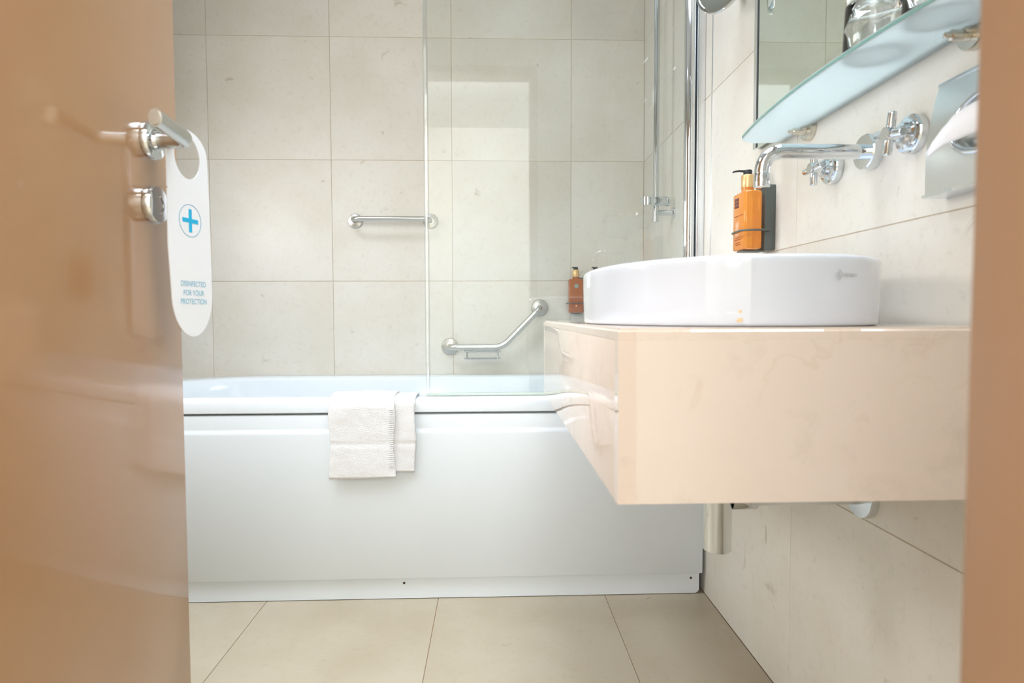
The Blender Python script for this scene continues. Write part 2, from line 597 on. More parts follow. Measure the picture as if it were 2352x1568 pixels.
bm = bmesh.new()
L = []
L.append(tub_loop(0.030, 0.030, 0.030, 0.030, 0.534, 0.36, 0.05))
L.append(tub_loop(0.006, 0.002, 0.006, 0.002, 0.530, 0.36, 0.03))
L.append(tub_loop(0.0005, 0.000, 0.001, 0.000, 0.533, 0.36, 0.03))
L.append(tub_loop(0.000, 0.000, 0.000, 0.000, 0.560, 0.36, 0.03))
L.append(tub_loop(0.0015, 0.001, 0.002, 0.001, 0.5645, 0.36, 0.03))
L.append(tub_loop(0.006, 0.006, 0.006, 0.006, 0.567, 0.36, 0.03))
L.append(tub_loop(0.070, 0.090, 0.080, 0.070, 0.569, 0.33, 0.16))
L.append(tub_loop(0.084, 0.104, 0.095, 0.084, 0.566, 0.32, 0.16))
L.append(tub_loop(0.094, 0.114, 0.108, 0.094, 0.556, 0.31, 0.16))
L.append(tub_loop(0.102, 0.122, 0.13, 0.106, 0.52, 0.30, 0.16))
L.append(tub_loop(0.120, 0.140, 0.22, 0.130, 0.35, 0.28, 0.16))
L.append(tub_loop(0.140, 0.160, 0.32, 0.150, 0.20, 0.24, 0.15))
L.append(tub_loop(0.180, 0.200, 0.40, 0.200, 0.155, 0.20, 0.12))
L.append(tub_loop(0.260, 0.260, 0.55, 0.30, 0.15, 0.10, 0.08))
loft(bm, L, cap0=False)
obj('tub_shell', bm, ACRYL, tub, smooth=28)
# front panel: long moulded profile
prof = [(0.030, 0.527), (0.010, 0.5265), (0.004, 0.5245), (0.003, 0.520), (0.0035, 0.488), (0.003, 0.483), (0.000, 0.478), (-0.0005, 0.471),
        (0.000, 0.066), (0.002, 0.062), (0.030, 0.061)]
bm = bmesh.new()
xs = [X0 + 0.004, X0 + 0.008, X1 - 0.010, X1 - 0.005, X1 - 0.003]
ins = [0.004, 0.0, 0.0, 0.001, 0.005]
loft(bm, [[(x, D1 - 0.0005 + y + (s if y < 0.02 else 0), z) for y, z in prof] for x, s in zip(xs, ins)])
obj('front_panel', bm, ACRYL, tub, smooth=50)
kick2 = rrect(X0 + 0.01, X1 - 0.011, 0.002, 0.061, (0.002, 0.010, 0.002, 0.002), 6)
bm = prism(kick2, lambda u, v, d: (u, d, v), D1 + 0.009, D1 + 0.028)
bmesh.ops.bevel(bm, geom=[e for e in bm.edges if all(v.co.y < D1 + 0.010 for v in e.verts)], offset=0.002, segments=2, affect='EDGES')
obj('kick_strip', bm, ACRYL, tub)
for sx in (-0.250, 0.568):
    obj('screw', lathe((sx, D1 + 0.0098, 0.046), (0, -1, 0), [(0.0036, 0), (0.0034, 0.0012), (0.0015, 0.0016)], 14), DARKH, tub)
obj('back_panel', box((X1 - 0.03, D1 + 0.05, 0.0), (X1 - 0.012, D1 + 0.6, 0.53)), DARKH, tub)

# ------------------------------------------------------------------ towel over the rim
towel = thing('bath_mat', 'white terry bath mat folded over the front rim of the tub', 'towel', (-0.33, D1 + 0.03, 0.575))


def cloth(xa, xb, lift, zbot, zin, name, seed, nx=44):
    path = [(D1 + 0.118 + lift, zin), (D1 + 0.104 + lift, 0.55), (D1 + 0.088, 0.5734 + lift), (D1 + 0.05, 0.5745 + lift), (D1 + 0.008, 0.5730 + lift),
            (D1 - 0.0055 - lift, 0.560), (D1 - 0.0065 - lift, 0.53), (D1 - 0.0065 - lift, zbot)]
    pp = fillet([(0, y, z) for y, z in path], 0.02, 5)
    # resample evenly
    seg = []
    for a, b in zip(pp, pp[1:]):
        n = max(1, int((b - a).length / 0.006))
        seg += [a.lerp(b, i / n) for i in range(n)]
    seg.append(pp[-1])
    bm = bmesh.new()
    grid = []
    for j, p in enumerate(seg):
        row = []
        t = j / (len(seg) - 1)
        for i in range(nx + 1):
            s = i / nx
            x = xa + (xb - xa) * s
            nv = noise.noise(Vector((x * 14 + seed, p.z * 14, seed * 3.1)))
            n2 = noise.noise(Vector((x * 45 + seed, p.z * 45, seed * 1.7)))
            off = 0.0016 + 0.0022 * nv + 0.0010 * n2
            off -= 0.0020 * math.exp(-((p.z - 0.447 - 0.004 * nv) / 0.004) ** 2) if p.y < D1 else 0
            wob = 0.0025 * math.sin(p.z * 40 + seed) + 0.002 * noise.noise(Vector((p.z * 20, seed, 0)))
            edge = (2 * s - 1)
            y = p.y - (off if p.y < D1 + 0.03 else 0)
            z = p.z + (off if D1 < p.y < D1 + 0.1 else 0)
            if j == len(seg) - 1:
                z += 0.003 * nv + 0.002 * edge
            row.append(bm.verts.new((x + wob * edge, min(y, D1 + 0.2), z)))
        grid.append(row)
    for a, b in zip(grid, grid[1:]):
        for i in range(nx):
            bm.faces.new((a[i], a[i + 1], b[i + 1], b[i]))
    o = obj(name, bm, TERRY, towel, smooth=80)
    md = o.modifiers.new('thickness', 'SOLIDIFY')
    md.thickness = 0.0045
    md.offset = 0.0
    return o


cloth(-0.444, -0.212, 0.000, 0.366, 0.50, 'under_fold', 2.3)
cloth(-0.446, -0.268, 0.0062, 0.352, 0.52, 'top_fold', 5.9)
bm = bmesh.new()
for k in range(31):
    z = 0.385 + k * 0.0052
    add_box(bm, (-0.2840 - 0.001 * math.sin(k * 0.4), D1 - 0.0190, z), (-0.2715, D1 - 0.0155, z + 0.0022), 0.0008, 1)
obj('ribbed_border', bm, TERRY, towel)

# ------------------------------------------------------------------ shower screen
GY = D1 + 0.055
scr = thing('shower_screen', 'clear glass shower screen with a chrome wall post standing on the tub rim', 'shower screen', (0.19, GY, 0.572))
obj('glass_pane', box((-0.176, GY - 0.003, 0.578), (0.552, GY + 0.003, 2.10), 0.0006, 1), PANE, scr, smooth=0)
obj('edge_strip', box((-0.1885, GY - 0.0032, 0.578), (-0.1762, GY + 0.0032, 2.10), 0.001), pane_glass('edge_glass', (0.95, 0.98, 0.99, 1), 2.4), scr)
obj('bottom_seal', box((-0.188, GY - 0.005, 0.5705), (0.552, GY + 0.005, 0.5778), 0.0015), GSEAL, scr)
obj('post', lathe((0.5665, GY, 0.5705), (0, 0, 1), [(0.0160, 0), (0.0163, 0.001), (0.0163, 1.535), (0.015, 1.537)], 40), CHROME, scr)
obj('seal', box((0.5832, GY - 0.004, 0.5705), (0.5848, GY + 0.010, 2.105)), SEAL, scr, smooth=0)
obj('wall_channel', box((0.5848, GY - 0.010, 0.5705), (XR - 0.0004, GY + 0.012, 2.107), 0.002), SATIN, scr)

# ------------------------------------------------------------------ grab bars on the back wall
FL = [(0.034, 0), (0.034, 0.004), (0.031, 0.010), (0.020, 0.013), (0.014, 0.014)]
FS = [(0.029, 0), (0.029, 0.004), (0.026, 0.008), (0.016, 0.010), (0.012, 0.011)]
g = thing('towel_bar', 'short straight steel bar fixed level on the tiled back wall', 'towel bar', (-0.39, YB, 1.172))
ga, gb_, gz = -0.533, -0.239, 1.171
for x in (ga, gb_):
    obj('flange', lathe((x, YB - 0.0003, gz), (0, -1, 0), FS, 36), STEEL, g)
obj('bar', tube(fillet([(ga, YB - 0.008, gz), (ga, YB - 0.062, gz), (gb_, YB - 0.062, gz), (gb_, YB - 0.008, gz)], 0.028, 8), 0.0095, 18), STEEL, g)

g = thing('grab_bar', 'angled steel grab bar rising to the right with a wire soap basket', 'grab bar', (0.02, YB, 0.70))
pa, pb = Vector((-0.166, YB, 0.676)), Vector((0.192, YB, 0.829))
o_ = Vector((0, -0.062, 0))
for p in (pa, pb):
    obj('flange', lathe(p + Vector((0, -0.0003, 0)), (0, -1, 0), FL, 40), STEEL, g)
bend = Vector((0.041, YB, 0.676)) + o_
obj('bar', tube(fillet([pa + Vector((0, -0.01, 0)), pa + o_, bend, pb + o_, pb + Vector((0, -0.01, 0))], 0.034, 8), 0.0125, 20), STEEL, g)
bm = bmesh.new()
bx0, bx1, by0, by1 = -0.105, 0.034, YB - 0.112, YB - 0.035
for z, r in ((0.661, 0.0024), (0.634, 0.0022)):
    add_tube(bm, [(x, y, z) for x, y in rrect(bx0, bx1, by0, by1, (0.014,) * 4, 5)], r, 8, closed=True)
for k in range(7):
    y = by0 + (by1 - by0) * (k + 0.5) / 7
    add_tube(bm, [(bx0, y, 0.634), (bx1, y, 0.634)], 0.0016, 8)
for x in (bx0 + 0.01, bx1 - 0.01):
    for y in (by0, by1):
        add_tube(bm, [(x, y, 0.634), (x, y, 0.661)], 0.002, 8)
for x in (bx0 + 0.03, bx1 - 0.02):
    add_tube(bm, [(x, by0, 0.661), (x, YB - 0.062, 0.667), (x, by1, 0.661)], 0.002, 8)
obj('soap_basket', bm, CHROME, g)

# ------------------------------------------------------------------ shower rail on the right wall
s = thing('shower_rail', 'slim chrome shower rail with a handset clamp behind the glass', 'shower rail', (0.55, 2.0, 1.13))
obj('rail', lathe((0.547, 2.0, 1.108), (0, 0, 1), [(0.009, 0), (0.0098, 0.001), (0.0098, 0.95), (0.009, 0.952)], 24), CHROME, s)
for z in (1.138, 2.02):
    b = obj('wall_arm', lathe((XR - 0.0003, 2.0, z), (-1, 0, 0), [(0.018, 0), (0.018, 0.005), (0.0085, 0.007), (0.0085, 0.054)], 24), CHROME, s)
cl = obj('clamp', box((0.530, 1.974, 1.160), (0.580, 2.018, 1.190), 0.009, 4), CHROME, s)
obj('clamp_knob', lathe((0.578, 1.998, 1.175), (1, 0, 0), [(0.0145, 0), (0.016, 0.003), (0.016, 0.010), (0.013, 0.013)], 12), CHROME, cl)
bm = bmesh.new()
for i in range(22):
    pass
ringp = [(0.517 + 0.020 * math.cos(t), 1.985 + 0.020 * math.sin(t), 1.175 + 0.004 * math.sin(t)) for t in [math.radians(40 + 280 * i / 20) for i in range(21)]]
loops = []
for i, p in enumerate(ringp):
    p = Vector(p)
    c = Vector((0.517, 1.985, p.z))
    d = (p - c).normalized()
    loops.append([p - d * 0.003 + Vector((0, 0, -0.012)), p + d * 0.003 + Vector((0, 0, -0.012)), p + d * 0.005 + Vector((0, 0, 0.012)), p - d * 0.002 + Vector((0, 0, 0.012))])
loft(bm, loops)
obj('handset_fork', bm, CHROME, s)

# ------------------------------------------------------------------ vanity counter
VX, VY0, VY1, VZ0, VZ1 = 0.134, 0.632, 1.545, 0.597, 0.786
v = thing('vanity_counter', 'wall hung cream marble vanity counter under the white basin', 'counter', (0.37, 1.09, VZ0))
bm = box((VX, VY0, VZ1 - 0.013), (XR - 0.0005, VY1, VZ1))
bmesh.ops.bevel(bm, geom=[e for e in bm.edges if all(q.co.z > VZ1 - 0.001 for q in e.verts)], offset=0.004, segments=3, affect='EDGES')
obj('counter_top', bm, MARBLE, v)
obj('front_panel', box((VX, VY0, VZ0), (XR - 0.0005, VY0 + 0.018, VZ1 - 0.0130), 0.0002, 1), MARBLE, v)
obj('side_panel', box((VX, VY0 + 0.0183, VZ0), (VX + 0.018, VY1 - 0.0183, VZ1 - 0.0130), 0.0012), MARBLE, v)
obj('back_panel', box((VX, VY1 - 0.018, VZ0), (XR - 0.0005, VY1, VZ1 - 0.0130), 0.0012), MARBLE, v)

# ------------------------------------------------------------------ basin
BX, BY, BA, BB, BZ = 0.350, 0.952, 0.199, 0.280, 0.869
basin = thing('basin', 'white oval countertop basin standing on the marble counter', 'basin', (BX, BY, VZ1))


def oval(k, z, n=72, dx=0.0):
    pts = []
    for i in range(n):
        t = 2 * math.pi * i / n
        c, s_ = math.cos(t), math.sin(t)
        e = 2 / 2.15
        pts.append((BX + dx + (BA - k) * math.copysign(abs(c) ** e, c), BY + (BB - k) * math.copysign(abs(s_) ** e, s_), z))
    return pts


bm = bmesh.new()
z0 = VZ1 + 0.0003
LL = [oval(0.006, z0), oval(0.003, z0 + 0.0005), oval(0.0015, z0 + 0.004), oval(0.0005, z0 + 0.035), oval(0.000, BZ - 0.012), oval(0.0, BZ - 0.006), oval(0.001, BZ - 0.002),
      oval(0.004, BZ), oval(0.009, BZ - 0.001), oval(0.013, BZ - 0.006), oval(0.016, BZ - 0.02), oval(0.024, BZ - 0.045), oval(0.045, BZ - 0.062),
      oval(0.09, BZ - 0.068), oval(0.17, BZ - 0.071)]
loft(bm, LL)
obj('bowl', bm, CERAM, basin, smooth=60)


def on_basin(px_dir):
    """angle on the oval for a given horizontal ray X/Y from the doorway, near side"""
    best = None
    for i in range(2000):
        t = 2 * math.pi * i / 2000
        c, s_ = math.cos(t), math.sin(t)
        e = 2 / 2.15
        x = BX + (BA - 0.0004) * math.copysign(abs(c) ** e, c)
        y = BY + (BB - 0.0004) * math.copysign(abs(s_) ** e, s_)
        if y < BY and (best is None or abs(x / y - px_dir) < best[0]):
            best = (abs(x / y - px_dir), x, y, t)
    return best


_, mx_, my_, mt_ = on_basin(0.600)
nn = Vector(((mx_ - BX) / BA ** 2, (my_ - BY) / BB ** 2, 0)).normalized()
tt = Vector((-nn.y, nn.x, 0))
MK = Vector((mx_, my_, 0.8450))
fnm = lambda u, v_, d: MK + tt * u + Vector((0, 0, v_)) + nn * (0.0006 + d)
bm = bmesh.new()
for cx_, cz_ in ((0, 0.0035), (0, -0.0035), (-0.0042, 0), (0.0042, 0)):
    add_tube(bm, [fnm(-0.014 + cx_ + 0.0024 * math.cos(t), cz_ + 0.0024 * math.sin(t), 0) for t in [2 * math.pi * i / 14 for i in range(14)]], 0.0003, 6, closed=True)
o = obj('maker_mark', bm, INKG, basin)
bm = bmesh.new()
for k, wd in enumerate((0.0035, 0.0028, 0.0040, 0.0030, 0.0030)):
    u = -0.0045 + k * 0.0046
    add_box(bm, (0, 0, 0), (1, 1, 1))
    for vtx in bm.verts[-8:]:
        vtx.co = fnm(u + vtx.co.x * wd, -0.0018 + vtx.co.y * 0.0036, vtx.co.z * 0.0002 - 0.0001)
obj('maker_word', bm, INKG, basin)
# small orange drops dried on the bowl
for (pd, z, r) in ((0.418, 0.8035, 0.0020), (0.4185, 0.7935, 0.0026), (0.4140, 0.7930, 0.0016)):
    _, x, y, t = on_basin(pd)
    n2 = Vector(((x - BX) / BA ** 2, (y - BY) / BB ** 2, 0)).normalized()
    obj('drop', lathe(Vector((x, y, z)) - n2 * 0.0012, n2, [(r, 0), (r * 0.9, 0.0015), (r * 0.4, 0.0022)], 12), DROP, basin)

# ------------------------------------------------------------------ drain trap below the counter
t_ = thing('bottle_trap', 'chrome bottle trap and waste pipe hanging below the marble counter', 'drain trap', (0.364, 0.950, 0.4185))
TX, TY, PZ = 0.364, 0.950, 0.504
obj('cup', lathe((TX, TY, 0.4185), (0, 0, 1), [(0.019, 0), (0.0215, 0.0008), (0.0228, 0.003), (0.0228, 0.095), (0.0235, 0.096), (0.0235, 0.115), (0.018, 0.118)], 40), CHROME, t_)
obj('tail_pipe', lathe((TX, TY, 0.54), (0, 0, 1), [(0.016, 0), (0.016, VZ1 - 0.54 - 0.014)], 28), CHROME, t_)
obj('union_nut', lathe((TX + 0.021, TY, PZ), (1, 0, 0), [(0.0185, 0), (0.0190, 0.002), (0.0190, 0.026), (0.0178, 0.027), (0.0190, 0.028), (0.0190, 0.040), (0.014, 0.043)], 32), CHROME, t_)
obj('waste_pipe', lathe((TX + 0.06, TY, PZ), (1, 0, 0), [(0.0135, 0), (0.0135, XR - TX - 0.0605)], 28), CHROME, t_)
obj('wall_flange', lathe((XR - 0.0003, TY, PZ), (-1, 0, 0), [(0.036, 0), (0.036, 0.008), (0.0345, 0.012), (0.020, 0.0135), (0.0145, 0.014)], 40), CHROME, t_)

# ------------------------------------------------------------------ wall taps
FZ = 1.057
sp = thing('basin_spout', 'long chrome wall spout curving down above the basin', 'tap', (0.609, 0.948, FZ))
obj('flange', lathe((XR - 0.0003, 0.948, FZ), (-1, 0, 0), [(0.0270, 0), (0.0275, 0.002), (0.0275, 0.016), (0.026, 0.018), (0.0135, 0.0185)], 40), CHROME, sp)
obj('spout_pipe', tube(fillet([(XR - 0.017, 0.948, FZ), (0.428, 0.948, FZ), (0.428, 0.948, 1.018)], 0.037, 16), 0.0118, 28), CHROME, sp)
obj('aerator', lathe((0.428, 0.948, 1.0005), (0, 0, 1), [(0.0100, 0), (0.0122, 0.0005), (0.0124, 0.002), (0.0124, 0.021), (0.0118, 0.022)], 28), CHROME, sp)


def tap(y, rot, label):
    t = thing('cross_tap', label, 'tap', (XR, y, FZ), 'chrome cross taps beside the spout')
    ax = (-1, 0, 0)
    o = Vector((XR - 0.0003, y, FZ))
    obj('flange', lathe(o, ax, [(0.0270, 0), (0.0275, 0.002), (0.0275, 0.011), (0.026, 0.013), (0.021, 0.0135), (0.0205, 0.017), (0.0165, 0.019), (0.0145, 0.024), (0.0105, 0.026)], 40), CHROME, t)
    hub = obj('hub', lathe(o, ax, [(0.0085, 0.024), (0.0085, 0.032), (0.0095, 0.0325), (0.0100, 0.045), (0.009, 0.047)], 28), CHROME, t)
    hx = XR - 0.039
    for k in range(4):
        a = rot + k * math.pi / 2
        d = Vector((0, math.cos(a), math.sin(a)))
        c = Vector((hx, y, FZ))
        obj('arm', lathe(c + d * 0.006, d, [(0.0062, 0), (0.0062, 0.0225), (0.0054, 0.024)], 20), CHROME, t)
    return t


tap(1.056, math.radians(0), 'chrome cross tap beyond the spout, above the soap holder side')
tap(0.853, math.radians(10), 'chrome cross tap nearest the tissue box, with tilted arms')

# ------------------------------------------------------------------ soap bottles and holders


def bottle(name, label, base, wdir, ddir, W, D, Hb, mat, face, nozzle, group=None):
    """base: bottom centre; wdir: along the label face; ddir: outward normal of the label face"""
    t = thing(name, label, 'soap bottle', base, group)
    b = Vector(base)
    wd, dd = Vector(wdir), Vector(ddir)
    P = lambda u, v_, z: b + wd * u + dd * v_ + Vector((0, 0, z))
    bm = bmesh.new()
    LL = []
    for ins, z in ((0.003, 0.0), (0.001, 0.001), (0.0, 0.003), (0.0, Hb - 0.005), (0.001, Hb - 0.002), (0.004, Hb), (W * 0.5 - 0.0125, Hb + 0.003), (W * 0.5 - 0.0125, Hb + 0.010)):
        iy = min(ins, D * 0.5 - 0.0125) if ins > 0.005 else ins
        r = 0.006 if ins < 0.005 else 0.0115
        LL.append([P(u, v_, z) for u, v_ in rrect(-W / 2 + ins, W / 2 - ins, -D / 2 + iy, D / 2 - iy, (r,) * 4, 5)])
    loft(bm, LL)
    body = obj('bottle_body', bm, mat, t, smooth=50)
    top = P(0, 0, Hb + 0.0095)
    obj('collar', lathe(top, (0, 0, 1), [(0.0132, 0), (0.0136, 0.001), (0.0136, 0.0265), (0.013, 0.0275)], 28), GOLD, t)
    bm = lathe(top + Vector((0, 0, 0.0272)), (0, 0, 1), [(0.0092, 0), (0.0092, 0.010), (0.0085, 0.011)], 24)
    nz = Vector(nozzle)
    c = top + Vector((0, 0, 0.0272 + 0.0085))
    add_tube(bm, [c, c + nz * 0.020 + Vector((0, 0, 0.001)), c + nz * 0.031 + Vector((0, 0, -0.001)), c + nz * 0.033 + Vector((0, 0, -0.003))], [0.0028, 0.0022, 0.0018, 0.0016], 10)
    obj('pump', bm, BLACK, t)
    F = lambda u, v_, d: P(u, D / 2 + 0.0003 + d, v_)
    return t, body, F


# --- basin bottle (label faces into the room, -X)
HB = 0.124
b1, body1, F1 = bottle('soap_bottle', 'clear orange soap bottle in the holder above the basin', (0.5555, 1.2985, 0.9395), (0, 1, 0), (-1, 0, 0), 0.066, 0.038, HB, AMBER, None, (-1, 0, 0))
bm = bmesh.new()


def fbox(bm, F, u0, u1, v0, v1, d=0.0004):
    vs_ = [F(u0, v0, d), F(u1, v0, d), F(u1, v1, d), F(u0, v1, d)]
    bk = [F(u0, v0, 0), F(u1, v0, 0), F(u1, v1, 0), F(u0, v1, 0)]
    loft(bm, [bk, vs_])


for r in range(3):
    for c in range(3):
        u, q = -0.0005 + c * 0.0075, 0.092 + r * 0.0075
        for (a0, a1, c0, c1) in ((0, 0.0058, 0, 0.0014), (0, 0.0014, 0, 0.0058), (0.0044, 0.0058, 0, 0.0045), (0.001, 0.0058, 0.0044, 0.0058)):
            fbox(bm, F1, u + a0, u + a1, q + c0, q + c1)
obj('square_sign', bm, SIGN, body1, smooth=0)
bm = bmesh.new()
for q, a0, a1 in ((0.073, -0.024, 0.024), (0.026, -0.012, 0.018), (0.0215, -0.014, 0.02), (0.015, -0.010, 0.016), (0.011, -0.012, 0.014)):
    u = a0
    while u < a1:
        wd = 0.0016 + 0.0016 * random.random()
        fbox(bm, F1, u, min(u + wd, a1), q, q + 0.0016)
        u += wd + 0.0009
obj('small_print', bm, SIGN2, body1, smooth=0, kind='stuff')

h = thing('soap_holder', 'dark grey wall holder with a wire ring gripping the orange bottle', 'bottle holder', (0.600, 1.2985, 0.936))
PL0, PL1 = 1.278, 1.322
bm = prism(rrect(PL0, PL1, 0.937, 1.078, (0.004,) * 4, 4), lambda u, v_, d: (d, u, v_), XR - 0.0006, XR - 0.024)
obj('back_plate', bm, GREYM, h)
obj('base_tray', box((0.540, 1.283, 0.9352), (XR - 0.02, 1.316, 0.9385), 0.001), GREYM, h)
ring = rrect(0.5315, 0.590, 1.2605, 1.3365, (0.022, 0.004, 0.004, 0.022), 8)
obj('ring', tube([(x, y, 0.9785) for x, y in ring], 0.0021, 10, closed=True), GREYM, h)
for k in range(2):
    obj('rivet', lathe((XR - 0.024, 1.2945 + 0.006 * k, 0.995), (-1, 0, 0), [(0.0016, 0), (0.0012, 0.001)], 10), BLACK, h)

# --- two copper bottles on the back wall
HB2 = 0.131
h2 = thing('soap_holder', 'dark grey double wall holder carrying two copper bottles by the tub', 'bottle holder', (0.372, YB, 0.806))
bm = prism(rrect(0.337, 0.415, 0.812, 0.948, (0.004,) * 4, 4), lambda u, v_, d: (u, d, v_), YB - 0.0006, YB - 0.014)
obj('back_plate', bm, GREYM, h2)
for i, (x, lab) in enumerate(((0.331, 'copper soap bottle left in the double holder, fully in view'), (0.408, 'copper soap bottle right in the double holder, only its pump above the basin'))):
    b2, body2, F2 = bottle('soap_bottle', lab, (x, YB - 0.040, 0.8085), (1, 0, 0), (0, -1, 0), 0.058, 0.040, HB2, COPPER, None, (-0.55, -0.83, 0), 'copper bottles in the double holder')
    bm = bmesh.new()
    disc = [F2(0.0085 * math.cos(t), 0.104 + 0.0085 * math.sin(t), 0.0) for t in [2 * math.pi * k / 24 for k in range(24)]]
    disc2 = [F2(0.0085 * math.cos(t), 0.104 + 0.0085 * math.sin(t), 0.0004) for t in [2 * math.pi * k / 24 for k in range(24)]]
    loft(bm, [disc, disc2])
    obj('round_label', bm, LABEL, body2, smooth=0)
    bm = bmesh.new()
    fbox(bm, F2, -0.027, 0.027, 0.0605, 0.0618)
    bd = bmesh.new()
    fbox(bd, F2, -0.003, 0.003, 0.024, 0.030)
    obj('print_mark', bd, LINE, body2, smooth=0)
    obj('print_line', bm, LINE, body2, smooth=0)
    rg = rrect(x - 0.034, x + 0.034, YB - 0.066, YB - 0.010, (0.022, 0.022, 0.004, 0.004), 8)
    obj('ring', tube([(a, b, 0.846) for a, b in rg], 0.0022, 10, closed=True), GREYM, h2)
    obj('base_tray', box((x - 0.016, YB - 0.055, 0.8042), (x + 0.016, YB - 0.010, 0.8075), 0.001), GREYM, h2)

# ------------------------------------------------------------------ mirror, shelf, tumblers
mi = thing('wall_mirror', 'large frameless wall mirror above the frosted shelf', 'mirror', (0.60, 0.945, 1.170))
MX = 0.594
obj('mirror_backing', box((MX + 0.003, 0.542, 1.172), (XR - 0.0006, 1.352, 2.05)), MEDGE, mi, smooth=0)
obj('bevel_strip', box((MX - 0.0042, 1.3395, 1.170), (MX - 0.0031, 1.354, 2.052)), SATIN, mi, smooth=0)
obj('bevel_line', box((MX - 0.0040, 1.334, 1.170), (MX - 0.0031, 1.3394, 2.052)), SEAL, mi, smooth=0)
obj('mirror_glass', box((MX - 0.003, 0.540, 1.170), (MX + 0.0028, 1.354, 2.052), 0.001, 1), MIRROR, mi, smooth=0)

SZ = 1.1555
sh = thing('glass_shelf', 'frosted glass shelf with a curved front below the mirror', 'shelf', (0.56, 0.945, SZ))


def shelf_outline(n=40, ins=0.0):
    front = []
    half = 0.308 - ins
    for i in range(n + 1):
        s_ = -1 + 2 * i / n
        y = 0.945 + half * s_
        depth = 0.121 * (1 - 0.235 * s_ ** 2)
        # round the two front corners
        ed = half - abs(half * s_)
        if ed < 0.03:
            depth -= 0.030 * (1 - math.sqrt(max(0, 1 - (1 - ed / 0.03) ** 2)))
        front.append((XR - depth + ins, y))
    return [(XR - 0.0022, 0.945 - half + 0.006), *front, (XR - 0.0022, 0.945 + half - 0.006)]


bm = prism(shelf_outline(), lambda u, v_, d: (u, v_, d), SZ, SZ + 0.008)
bmesh.ops.bevel(bm, geom=[e for e in bm.edges if abs(e.verts[0].co.z - e.verts[1].co.z) < 1e-6], offset=0.0012, segments=2, affect='EDGES')
so = obj('shelf_pane', bm, FROST, sh, smooth=40)
ol = shelf_outline(n=40)[3:-3]
bm = bmesh.new()
loft(bm, [[(x - 0.0001, y, SZ + 0.0016), (x - 0.0010, y, SZ + 0.0022), (x - 0.0010, y, SZ + 0.0058), (x - 0.0001, y, SZ + 0.0064)] for x, y in ol])
obj('shelf_edge', bm, FEDGE, sh)
for y in (1.142, 0.748):
    bk = obj('bracket', lathe((XR - 0.0003, y, SZ - 0.003), (-1, 0, 0), [(0.0225, 0), (0.0225, 0.008), (0.0215, 0.0105), (0.009, 0.0115), (0.0075, 0.020)], 36), NICKEL, sh)
    obj('bracket_pin', lathe((XR - 0.012, y, SZ - 0.0082), (-1, 0, 0), [(0.0068, 0), (0.0068, 0.022), (0.004, 0.024), (0.0035, 0.030), (0.001, 0.032)], 20), NICKEL, bk)


def tumbler(x, y, label):
    zb = SZ + 0.0083
    o = lathe((0, 0, 0), (0, 0, 1), [(0.0385, 0), (0.0392, 0.001), (0.0385, 0.03), (0.0368, 0.068), (0.0355, 0.082), (0.033, 0.085),
                                       (0.0, 0.0850001)], 48, caps=False)
    bm = o
    add_lathe(bm, (0, 0, 0), (0, 0, 1), [(0.0385, 0), (0.0368, 0.0002), (0.0362, 0.03), (0.0345, 0.058), (0.030, 0.064), (0.018, 0.067), (0.0, 0.0675)], 48, caps=False)
    bmesh.ops.remove_doubles(bm, verts=bm.verts[:], dist=1e-6)
    bmesh.ops.translate(bm, verts=bm.verts[:], vec=Vector((x, y, zb)))
    me = obj('tumbler', bm, CLEAR, None, (x, y, zb), smooth=40)
    return tag(me, label, 'glass', 'upturned tumblers on the frosted shelf')


tumbler(0.530, 0.830, 'upturned clear tumbler on the shelf, farther from the doorway')
tumbler(0.540, 0.722, 'upturned clear tumbler on the shelf, nearer the tissue box')

# ------------------------------------------------------------------ round magnifying mirror on a wall arm
mg = thing('shaving_mirror', 'round chrome magnifying mirror on a wall arm beside the large mirror', 'mirror', (XR, 1.45, 1.58))
mc = Vector((0.534, 1.40, 1.578))
mn = Vector((-0.90, -0.43, 0.0)).normalized()
obj('mirror_rim', lathe(mc - mn * 0.009, mn, [(0.070, 0), (0.078, 0.003), (0.081, 0.008), (0.081, 0.013), (0.079, 0.015), (0.0735, 0.0152), (0.0725, 0.0125), (0.0, 0.01251)], 56), CHROME, mg)
obj('mirror_face', lathe(mc - mn * 0.009, mn, [(0.0725, 0.0127), (0.040, 0.0132), (0.0, 0.0134)], 56, caps=False), MIRROR, mg)
obj('wall_disc', lathe((XR - 0.0003, 1.452, 1.585), (-1, 0, 0), [(0.026, 0), (0.026, 0.008), (0.022, 0.012), (0.008, 0.013)], 32), CHROME, mg)
obj('arm', tube(fillet([(XR - 0.012, 1.452, 1.585), (XR - 0.04, 1.452, 1.585), mc - mn * 0.03 + Vector((0, 0, 0)), mc - mn * 0.008], 0.012, 5), 0.005, 14), CHROME, mg)

# ------------------------------------------------------------------ tissue box on the right wall
tb = thing('tissue_dispenser', 'chrome wall tissue dispenser with an oval slot, cut by the door frame', 'tissue dispenser', (XR, 0.69, 0.96))
TY0, TY1, TZ0, TZ1 = 0.565, 0.792, 0.957, 1.100


def face_x(z):
    k = (z - TZ0) / (TZ1 - TZ0)
    return 0.578 + 0.0005 + 0.020 * max(0, k - 0.35) ** 1.6 * 1.6


